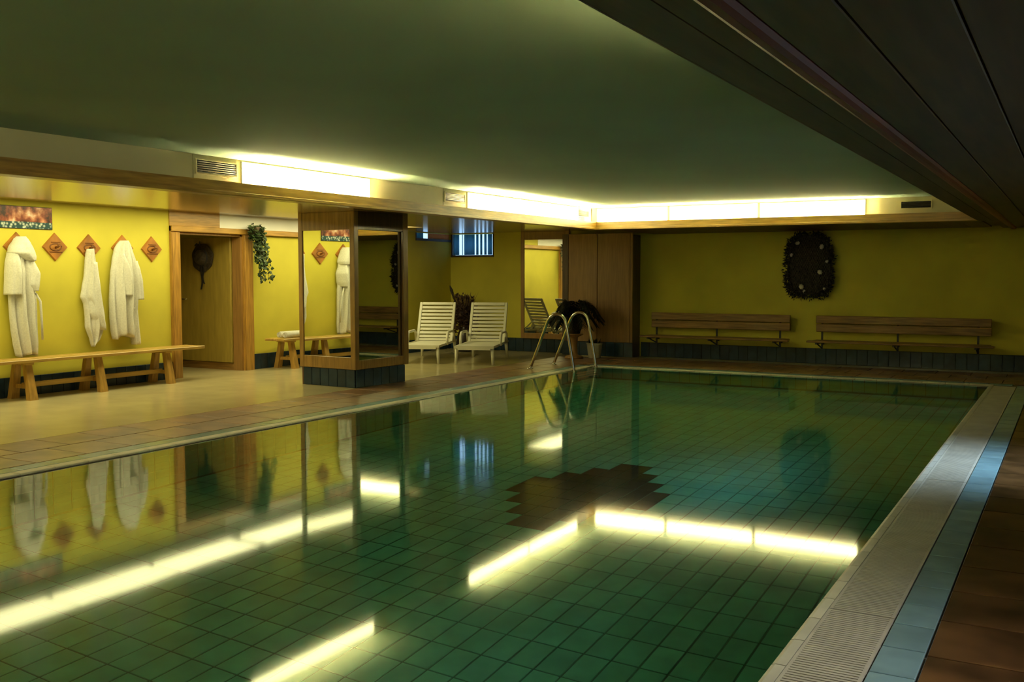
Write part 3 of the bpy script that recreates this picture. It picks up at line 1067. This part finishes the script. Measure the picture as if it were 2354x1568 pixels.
def drape(name, rows, folds, amp, parent, x0=.03, ph=0.0, nz=44, nu=44, sharp=.55, hem=0.0):
    # rows: (z, ya, yb, depth). Closed shell hanging on the wall
    bm_ = bmesh.new()
    zs = [rows[0][0] + (rows[-1][0] - rows[0][0]) * i / (nz - 1) for i in range(nz)]
    rings = []
    H_ = rows[0][0] - rows[-1][0]
    for z in zs:
        ya, yb, dp = interp(rows, z)
        fz = (rows[0][0] - z) / H_
        ring = []
        for i in range(nu):
            u = i / (nu - 1)
            e = math.sin(PI * u)
            s = (e ** sharp) if e > 0 else 0
            wv = math.sin(2 * PI * folds * u + ph + 1.2 * math.sin(3 * fz + ph))
            wv = wv * abs(wv) ** .3
            wv2 = math.sin(2 * PI * folds * 2.3 * u + 2.1 * ph + 2 * fz)
            d = dp * s + amp * min(1, .25 + fz * 1.3) * (wv + .35 * wv2) * min(1, 4 * e)
            zz = z - hem * fz ** 6 * math.sin(2 * PI * 1.3 * u + ph)
            ring.append(bm_.verts.new((x0 + max(.008, d), ya + (yb - ya) * u, zz)))
        for i in range(nu - 1, -1, -6):
            u = i / (nu - 1)
            ring.append(bm_.verts.new((x0 - .012, ya + (yb - ya) * u, z)))
        rings.append(ring)
    n = len(rings[0])
    for a, b__ in zip(rings, rings[1:]):
        for k in range(n):
            bm_.faces.new((a[k], a[(k + 1) % n], b__[(k + 1) % n], b__[k]))
    bm_.faces.new(rings[0][::-1])
    bm_.faces.new(rings[-1])
    return obj(name, from_bm(bm_, name, True), 'terry', parent)


def off(rows, y, z, dep):
    return [(r_[0] - z, r_[1] - y, r_[2] - y, d) for r_, d in zip(rows, dep)]


r1 = [(1.74, 6.932, 7.041), (1.626, 6.846, 7.113), (1.504, 6.84, 7.134), (1.352, 6.84, 7.15), (1.154, 6.83, 7.15), (1.107, 6.83, 7.16), (.893, 6.837, 7.165), (.74, 6.848, 7.165), (.585, 6.867, 7.172), (.449, 6.896, 7.166)]
t = thing('hooded_bathrobe', 'white terry bathrobe with its hood up, hanging leftmost above the bench', 'bathrobe', (XL + .03, 6.985, .455))
drape('body', off(r1, 6.985, .44, [.06, .09, .10, .11, .11, .11, .10, .10, .10, .09]), 3.0, .036, t, .02, .4, hem=.02)
hd = [(1.755, 6.945, 7.035), (1.72, 6.905, 7.07), (1.687, 6.885, 7.09), (1.626, 6.846, 7.118), (1.573, 6.83, 7.140), (1.53, 6.90, 7.148), (1.49, 7.00, 7.13)]
drape('hood', off(hd, 6.985, .44, [.10, .13, .15, .17, .18, .17, .15]), 1.2, .012, t, .022, 1.9, 20, 30, .6)
drape('sleeve', off([(1.58, 6.835, 6.94), (1.45, 6.805, 6.96), (1.352, 6.796, 6.972), (1.118, 6.78, 6.952)], 6.985, .44, [.11, .15, .16, .15]), 2.0, .012, t, .02, .2, 24, 26)
drape('sleeve', off([(1.50, 7.02, 7.12), (1.352, 7.005, 7.178), (1.229, 6.99, 7.165), (1.155, 7.03, 7.14)], 6.985, .44, [.12, .165, .165, .15]), 1.6, .012, t, .02, 2.2, 24, 26)
tube('belt', [(.11, .12, .69), (.125, .165, .60), (.11, .185, .40), (.10, .195, .17)], [.012, .013, .013, .012], 'terry', t, 6)

tw_ = [(1.655, 7.855, 7.915), (1.60, 7.835, 7.93), (1.515, 7.821, 7.951), (1.352, 7.802, 7.984), (1.188, 7.765, 8.008), (1.091, 7.742, 8.024), (1.008, 7.782, 8.032), (.86, 7.796, 8.056), (.728, 7.795, 8.058), (.679, 7.818, 8.031), (.596, 7.854, 7.999), (.499, 7.879, 7.908)]
t = thing('bath_towel', 'white bath towel hanging in a point from a hook between the two robes', 'towel', (XL + .03, 7.914, .49))
drape('cloth', off(tw_, 7.914, .49, [.085, .08, .07, .07, .07, .07, .07, .065, .06, .055, .04, .02]), 2.2, .020, t, .02, .9)
drape('front_fold', off([(1.50, 7.86, 7.96), (1.2, 7.84, 8.0), (.9, 7.82, 8.05), (.73, 7.93, 8.06), (.69, 7.99, 8.05)], 7.914, .49, [.09, .10, .10, .09, .07]), 1.5, .012, t, .022, 2.5, 24, 26)

r2 = [(1.765, 8.325, 8.415), (1.72, 8.27, 8.45), (1.655, 8.231, 8.476), (1.521, 8.196, 8.524), (1.352, 8.165, 8.551), (1.183, 8.150, 8.545), (1.048, 8.138, 8.541), (.845, 8.140, 8.535), (.675, 8.150, 8.53), (.60, 8.167, 8.527)]
t = thing('bathrobe', 'white terry bathrobe hanging by its collar, nearest the doorway', 'bathrobe', (XL + .03, 8.393, .55))
drape('body', off(r2, 8.393, .55, [.08, .09, .10, .11, .11, .11, .11, .10, .10, .09]), 3.4, .038, t, .02, 1.1, hem=.03)
drape('sleeve', off([(1.52, 8.44, 8.53), (1.4, 8.45, 8.55), (1.267, 8.458, 8.569), (1.044, 8.468, 8.588)], 8.393, .55, [.10, .13, .15, .14]), 1.5, .012, t, .02, .6, 24, 26)
drape('sleeve', off([(1.60, 8.25, 8.34), (1.45, 8.25, 8.39), (1.352, 8.251, 8.42), (1.099, 8.256, 8.43)], 8.393, .55, [.11, .15, .165, .155]), 1.8, .014, t, .02, 2.7, 24, 26)
drape('side_panel', off([(.95, 8.44, 8.53), (.7, 8.43, 8.545), (.5, 8.44, 8.555), (.49, 8.45, 8.55)], 8.393, .55, [.08, .09, .09, .08]), 1.6, .014, t, .02, .3, 20, 24)

# ------------------------------------------------------------------ banner picture
t = thing('banner_picture', 'long reddish banner picture with a teal and white band, above the hooded robe', 'picture', (XL + .012, 6.78, 1.86))
box('panel', -.012, 0.0, -.66, .655, 0, .25, 'window_frame', t, .002)
o = box('print', 0.0, .003, -.652, .647, .006, .244, 'banner_print', t)

# ------------------------------------------------------------------ straw hat on the recess wall
t = thing('straw_hat', 'dark straw hat with a hanging ribbon in the doorway recess', 'hat', (-10.87, VY1 - .064, 1.60))
bm = bmesh.new()
rings = []
prof = [(.205, .012), (.20, .028), (.15, .022), (.115, .030), (.108, .075), (.085, .105), (.04, .115), (.005, .116)]
S = 36
for r_, d in prof:
    ring = []
    for k in range(S):
        a = 2 * PI * k / S
        rr = r_ * (1 + (.05 * math.sin(3 * a + .5) + .03 * math.sin(7 * a) if r_ > .14 else 0))
        ring.append(bm.verts.new((rr * math.cos(a), -d - (.015 * math.sin(2 * a) if r_ > .14 else 0) - .012, rr * math.sin(a))))
    rings.append(ring)
for a, b__ in zip(rings, rings[1:]):
    for k in range(S):
        bm.faces.new((a[k], a[(k + 1) % S], b__[(k + 1) % S], b__[k]))
bm.faces.new(rings[0])
bm.faces.new(rings[-1])
obj('brim_and_crown', from_bm(bm, 'hat', True), 'straw_dark', t)
tube('hat_band', [(.113 * math.cos(2 * PI * k / 24), -.055, .113 * math.sin(2 * PI * k / 24)) for k in range(25)], .012, 'ribbon_dark', t, 6)
for s, L_ in ((-.02, .34), (.025, .26)):
    bm = bmesh.new()
    pts = []
    for k in range(9):
        f = k / 8
        pts.append((s + .03 * math.sin(5 * f + s * 60) * f, -.05 + .02 * f, -.12 - L_ * f))
    for p, q in zip(pts, pts[1:]):
        vs = [bm.verts.new(v) for v in ((p[0] - .018, p[1], p[2]), (p[0] + .018, p[1] - .006, p[2]), (q[0] + .018, q[1] - .006, q[2]), (q[0] - .018, q[1], q[2]))]
        bm.faces.new(vs)
    bmesh.ops.remove_doubles(bm, verts=bm.verts, dist=.0005)
    o = obj('ribbon', from_bm(bm, 'ribbon'), 'ribbon_dark', t)
    o.modifiers.new('thick', 'SOLIDIFY').thickness = .003
for k in range(9):
    a = R(60 + k * 22)
    o = obj('bow_loop', bpy.data.meshes.get('bow_loop') or box_me(-.03, .03, -.006, .006, -.012, .012, .004, 'bow_loop'), 'ribbon_dark', t,
            (.12 * math.cos(a) + .0, -.05, .12 * math.sin(a) * .3 + .16), (0, a, 0)) if k in (2, 4) else None


# ------------------------------------------------------------------ foliage helpers
def leaf_bm(bm_, p, d, n, ln, wd):
    d = Vector(d).normalized()
    n = Vector(n)
    s = d.cross(n)
    if s.length < 1e-3:
        s = d.cross(Vector((.3, .5, .8)))
    s.normalize()
    nn = s.cross(d)
    p = Vector(p)
    a = bm_.verts.new(p)
    l = bm_.verts.new(p + d * ln * .45 + s * wd - nn * wd * .25)
    r_ = bm_.verts.new(p + d * ln * .45 - s * wd - nn * wd * .25)
    m_ = bm_.verts.new(p + d * ln * .5)
    e = bm_.verts.new(p + d * ln)
    bm_.faces.new((a, r_, m_))
    bm_.faces.new((a, m_, l))
    bm_.faces.new((m_, r_, e))
    bm_.faces.new((l, m_, e))


def leaves_obj(name, bm_, material, parent):
    me_ = bpy.data.meshes.new(name)
    bm_.to_mesh(me_)
    bm_.free()
    o_ = obj(name, me_, material, parent)
    o_['kind'] = 'stuff'
    return o_


# hanging ivy at the door post
rnd = random.Random(3)
t = thing('hanging_ivy', 'green ivy hanging from the pine beam at the right door post', 'plant', (XL + .08, 10.55, 1.27))
box('wall_hook', -.03, .0, -.02, .02, .74, .76, 'black_metal', t)
lathe('basket', [(.03, 0), (.055, .01), (.07, .05), (.075, .09), (.07, .09)], 'stem_brown', t, 14, (.05, .0, .66))
bl = bmesh.new()
for v in range(9):
    L_ = rnd.choice([.35, .45, .55, .72, .74]) if v else .74
    x, y, z = .05 + rnd.uniform(-.05, .05), rnd.uniform(-.08, .09), .76
    pts = [(x, y, z - .02)]
    st = 13
    for k in range(st):
        x = min(.16, max(.0, x + rnd.uniform(-.015, .015)))
        y += rnd.uniform(-.012, .016) + .004
        z -= L_ / st
        pts.append((x, y, z))
        for q in range(4):
            a = rnd.uniform(0, 2 * PI)
            leaf_bm(bl, (x + rnd.uniform(0, .03), y + rnd.uniform(-.02, .02), z + rnd.uniform(-.03, .03)), (math.cos(a) * .5 + .35, math.sin(a), rnd.uniform(-1.1, .5)),
                    (1, rnd.uniform(-.8, .8), rnd.uniform(-.4, .9)), rnd.uniform(.04, .075), rnd.uniform(.016, .030))
    tube('stem', pts, .003, 'stem_brown', t, 5)
for q in range(170):
    a = rnd.uniform(0, 2 * PI)
    leaf_bm(bl, (.06 + rnd.uniform(-.06, .06), rnd.uniform(-.13, .13), .70 + rnd.uniform(-.16, .08)), (abs(math.cos(a)), math.sin(a), rnd.uniform(-.6, .5)), (.5, 0, 1), .06, .022)
leaves_obj('foliage', bl, 'ivy_leaf', t)

# ------------------------------------------------------------------ sun loungers
def lounger(label, x, y, rz):
    t = thing('sun_lounger', label, 'sun lounger', (x, y, 0), rz, 'white plastic sun loungers')
    W_ = .60
    hw = W_ / 2
    sz = .285
    piv = 1.08          # backrest hinge
    # seat frame
    boxes('seat_frame', [(-hw, -hw + .05, 0, 1.5, sz - .035, sz), (hw - .05, hw, 0, 1.5, sz - .035, sz),
                         (-hw + .05, hw - .05, 0, .07, sz - .06, sz), (-hw + .05, hw - .05, piv - .05, piv, sz - .035, sz - .005)], 'white_plastic', t)
    me1 = box_me(-hw + .05, hw - .05, 0, .075, sz - .018, sz - .002, .004, 'seat_slat')
    for k in range(10):
        obj('seat_slat', me1, 'white_plastic', t, (0, .085 + k * .096, 0))
    # backrest, tilted
    ang = R(62)
    ca, sa = math.cos(ang), math.sin(ang)
    BL = .70
    bmf = bmesh.new()
    for (xa, xb) in ((-hw, -hw + .045), (hw - .045, hw)):
        bbox(bmf, xa, xb, 0, BL, -.035, 0)
    bbox(bmf, -hw + .045, hw - .045, BL - .05, BL, -.03, 0)
    bbox(bmf, -hw + .045, hw - .045, 0, .05, -.03, 0)
    bmesh.ops.bevel(bmf, geom=list(bmf.edges), offset=.006, segments=1, affect='EDGES')
    fb = obj('backrest', from_bm(bmf, 'backrest'), 'white_plastic', t, (0, piv, sz), (ang, 0, 0))
    me2 = box_me(-hw + .045, hw - .045, 0, .046, -.022, -.006, .004, 'back_slat')
    for k in range(9):
        obj('back_slat', me2, 'white_plastic', fb, (0, .062 + k * .065, 0))
    # legs, slightly splayed
    for (lx, ly) in ((-hw + .03, .05), (hw - .03, .05), (-hw + .03, 1.42), (hw - .03, 1.42)):
        tube('leg', [(lx * 1.05, ly - .02 if ly < 1 else ly + .03, 0), (lx, ly, sz - .02)], [.020, .030], 'white_plastic', t, 8)
    # arms: arched rails beside the hinge
    for s in (-1, 1):
        xx = s * (hw + .015)
        tube('armrest', [(xx, .55, sz - .03), (xx, .58, sz + .12), (xx, .64, sz + .165), (xx, 1.02, sz + .165), (xx, 1.12, sz + .13), (xx, 1.18, sz - .02)],
             .022, 'white_plastic', t, 8)
    tube('prop', [(-hw + .08, piv + .1, sz + .18), (-hw + .08, piv + .38, sz - .02)], .012, 'white_plastic', t, 6)
    tube('prop', [(hw - .08, piv + .1, sz + .18), (hw - .08, piv + .38, sz - .02)], .012, 'white_plastic', t, 6)


lounger('white plastic slatted sun lounger next to the mirrored pillar', -8.63, 12.5, R(22))
lounger('white plastic slatted sun lounger nearer the pool ladder', -7.80, 12.72, R(21))

# ------------------------------------------------------------------ dried bouquet in the bay
rnd = random.Random(11)
t = thing('dried_bouquet', 'tall dried flower arrangement in a dark vase behind the loungers', 'plant', (-9.35, 14.95, 0))
lathe('vase', [(.10, 0), (.13, .03), (.15, .18), (.13, .32), (.085, .40), (.10, .44), (.09, .44)], 'vase_dark', t, 20)
bs, bg = bmesh.new(), bmesh.new()
for k in range(95):
    a = rnd.uniform(0, 2 * PI)
    r_ = rnd.uniform(.02, .23)
    h = rnd.uniform(.62, 1.02)
    p = (r_ * math.cos(a), r_ * math.sin(a), h)
    tube_bm(bs, [(0, 0, .42), (p[0] * .5, p[1] * .5, .42 + (h - .42) * .6), p], .004, 4)
    for q in range(30):
        d = (rnd.uniform(-1, 1), rnd.uniform(-1, 1), rnd.uniform(-.3, 1))
        leaf_bm(bg, (p[0] + rnd.uniform(-.04, .04), p[1] + rnd.uniform(-.04, .04), p[2] - rnd.uniform(0, .36)), d, (0, .3, 1), rnd.uniform(.04, .08), rnd.uniform(.014, .026))
o = obj('stems', from_bm(bs, 'stems'), 'stem_brown', t)
o['kind'] = 'stuff'
leaves_obj('dried_flowers', bg, 'dried_flower', t)
bg = bmesh.new()
for k in range(26):
    a = rnd.uniform(0, 2 * PI)
    leaf_bm(bg, (.12 * math.cos(a), .12 * math.sin(a), .8), (math.cos(a) * .5, math.sin(a) * .5, 1), (math.cos(a), math.sin(a), 0), rnd.uniform(.18, .30), .010)
leaves_obj('grasses', bg, 'dried_grass', t)
tube('plume', [(0, 0, .43), (-.18, -.02, .85), (-.27, -.02, 1.08), (-.30, -.02, 1.16)], [.006, .012, .028, .008], 'straw_dark', t, 7)

# ------------------------------------------------------------------ palm on a stand in front of the closet
rnd = random.Random(5)
t = thing('potted_palm', 'dark leafy potted palm on a wooden stand in front of the closet', 'plant', (-7.05, 14.60, 0))
lathe('stand', [(.15, 0), (.15, .03), (.06, .06), (.05, .20), (.065, .34), (.13, .375), (.15, .38), (.15, .40)], 'brown_wood_z', t, 20)
pt = lathe('pot', [(.09, .40), (.10, .41), (.135, .60), (.145, .62), (.13, .62), (.12, .59)], 'vase_dark', t, 20)
lathe('soil', [(.118, .585), (.118, .60), (.01, .602)], 'soil', pt, 16)
bl = bmesh.new()
for k in range(34):
    a = 2 * PI * k / 34 + rnd.uniform(-.15, .15)
    up = rnd.uniform(.10, .34)
    rl = rnd.uniform(.26, .50)
    pts = []
    for i in range(9):
        f = i / 8
        pts.append(Vector((rl * f * math.cos(a), rl * f * math.sin(a), .61 + up * math.sin(PI * min(1, f * 1.15) * .72) * 1.1 - .22 * f ** 3)))
    tube('frond_stem', pts, .004, 'palm_leaf', t, 4)
    for i in range(1, 9):
        d = (pts[i] - pts[i - 1]).normalized()
        s = d.cross(Vector((0, 0, 1))).normalized()
        for sg in (-1, 1):
            for hh in (0, .5):
                leaf_bm(bl, pts[i - 1] + (pts[i] - pts[i - 1]) * hh, d * .8 + s * sg * .8 + Vector((0, 0, -.25)), (0, 0, 1), .13, .018)
leaves_obj('fronds', bl, 'palm_leaf', t)
t = thing('pale_planter', 'low pale planter on the floor beside the palm stand', 'planter', (-6.77, 14.78, 0))
lathe('bowl', [(.09, 0), (.10, .01), (.125, .22), (.135, .25), (.12, .25), (.11, .21)], 'pot_pale', t, 20)
lathe('soil', [(.108, .195), (.108, .21), (.01, .212)], 'soil', t, 16)
bl = bmesh.new()
for k in range(40):
    a = rnd.uniform(0, 2 * PI)
    leaf_bm(bl, (.05 * math.cos(a), .05 * math.sin(a), .205), (math.cos(a), math.sin(a), rnd.uniform(.6, 1.6)), (0, 0, 1), rnd.uniform(.08, .16), .014)
leaves_obj('leaves', bl, 'palm_leaf', t)

# ------------------------------------------------------------------ pool ladder
t = thing('pool_ladder', 'bent steel pool ladder with two handrails at the far left pool corner', 'ladder', (-6.45, 13.02, 0))
for yy in (-.37, .37):
    pts = [(-.36, yy, 0.0), (-.22, yy, .33), (-.10, yy, .63), (-.055, yy, .72), (.0, yy, .775), (.06, yy, .795), (.13, yy, .785), (.18, yy, .745), (.215, yy, .67),
           (.27, yy, .40), (.335, yy, .04), (.345, yy, -.10), (.345, yy, -1.0)]
    sm = []
    for i in range(len(pts) - 1):
        p0, p1, p2, p3 = (Vector(pts[max(0, i - 1)]), Vector(pts[i]), Vector(pts[i + 1]), Vector(pts[min(len(pts) - 1, i + 2)]))
        for q in range(4):
            f = q / 4
            sm.append(.5 * ((2 * p1) + (p2 - p0) * f + (2 * p0 - 5 * p1 + 4 * p2 - p3) * f * f + (3 * p1 - p0 - 3 * p2 + p3) * f ** 3))
    sm.append(Vector(pts[-1]))
    h_ = tube('handrail', sm, .0215, 'chrome', t, 12)
    lathe('foot_flange', [(.05, 0), (.05, .008), (.03, .014)], 'chrome', h_, 16, (-.36, yy, 0))
for k in range(3):
    box('tread', .31, .40, -.36, .36, -.30 - k * .28, -.275 - k * .28, 'white_plastic', t, .006)

# ------------------------------------------------------------------ net decoration with shells
rnd = random.Random(21)
NXc, NZc, NHW, NHH = -3.52, 1.50, .33, .46
t = thing('fishing_net_wreath', 'dark fishing net decoration with shells hanging on the end wall', 'wall decoration', (NXc, YF - .03, NZc))


def oval(a, k=1.0):
    # flat-bottomed, round-topped outline
    x = NHW * k * math.copysign(abs(math.cos(a)) ** .62, math.cos(a))
    z = NHH * k * math.copysign(abs(math.sin(a)) ** (.95 if math.sin(a) > 0 else .5), math.sin(a))
    return x, z


def inside(x, z):
    if z > 0:
        return (abs(x) / NHW) ** 3.2 + (z / NHH) ** 2.1 < 1
    return (abs(x) / NHW) ** 3.2 + (abs(z) / NHH) ** 4 < 1


bm = bmesh.new()
N_ = 40
ring = [bm.verts.new((*[oval(2 * PI * k / N_, .97)[0]], -.006, oval(2 * PI * k / N_, .97)[1])) for k in range(N_)]
ring2 = [bm.verts.new((v.co.x, -.018, v.co.z)) for v in ring]
bm.faces.new(ring)
bm.faces.new(ring2[::-1])
for k in range(N_):
    bm.faces.new((ring[k], ring[(k + 1) % N_], ring2[(k + 1) % N_], ring2[k]))
obj('backing_mat', from_bm(bm, 'backing_mat'), 'moss_dark', t)
bm = bmesh.new()
st = .036
for sgn in (-1, 1):
    for i in range(-30, 31):
        pts = []
        for j in range(-60, 61):
            z = j * .018
            x = i * st + sgn * z * .55
            if abs(x) < NHW and abs(z) < NHH and inside(x, z):
                pts.append((x, -.035 - .012 * math.sin(5 * x + 3 * z), z))
        if len(pts) > 2:
            tube_bm(bm, pts, .0035, 4)
o = obj('netting', from_bm(bm, 'netting'), 'net_cord', t)
o['kind'] = 'stuff'
bm = bmesh.new()
for k in range(1500):
    a = rnd.uniform(0, 2 * PI)
    x, z = oval(a, rnd.gauss(.97, .06))
    leaf_bm(bm, (x, -.02 - rnd.uniform(0, .04), z), (math.cos(a) + rnd.uniform(-1, 1), rnd.uniform(-1.2, .2), math.sin(a) + rnd.uniform(-1, 1)), (rnd.uniform(-1, 1), -1, rnd.uniform(-1, 1)), rnd.uniform(.03, .075), rnd.uniform(.006, .014))
leaves_obj('moss_rim', bm, 'moss_dark', t)
for k in range(7):
    pts = []
    a0 = k * .9
    for i in range(24):
        a = a0 + i * .28
        x, z = oval(a, .93 + .05 * math.sin(2.3 * i + k))
        pts.append((x, -.04 - .012 * math.sin(1.7 * i + k), z))
    tube('twig', pts, .007, 'straw_dark', t, 5)


def shell(x, z, r_):
    bm_ = bmesh.new()
    S_ = 14
    rows = []
    for i in range(5):
        f = i / 4
        ring_ = []
        for k in range(S_):
            a = 2 * PI * k / S_
            rr = r_ * math.cos(f * PI / 2 * .97) * (1 + .10 * math.cos(7 * a))
            ring_.append(bm_.verts.new((rr * math.cos(a), -r_ * .6 * math.sin(f * PI / 2), rr * math.sin(a) * .85)))
        rows.append(ring_)
    for a, b__ in zip(rows, rows[1:]):
        for k in range(S_):
            bm_.faces.new((a[k], a[(k + 1) % S_], b__[(k + 1) % S_], b__[k]))
    bm_.faces.new(rows[0])
    bm_.faces.new(rows[-1])
    obj('shell', from_bm(bm_, 'shell', True), 'shell', t, (x, -.055, z), (0, rnd.uniform(0, 6), 0))


for x, z, r_ in ((-.17, .33, .034), (.19, .27, .040), (-.26, .15, .028), (.17, -.11, .040), (-.10, -.33, .045), (.27, .05, .026), (-.06, -.40, .028), (.24, -.36, .026)):
    shell(x, z, r_)
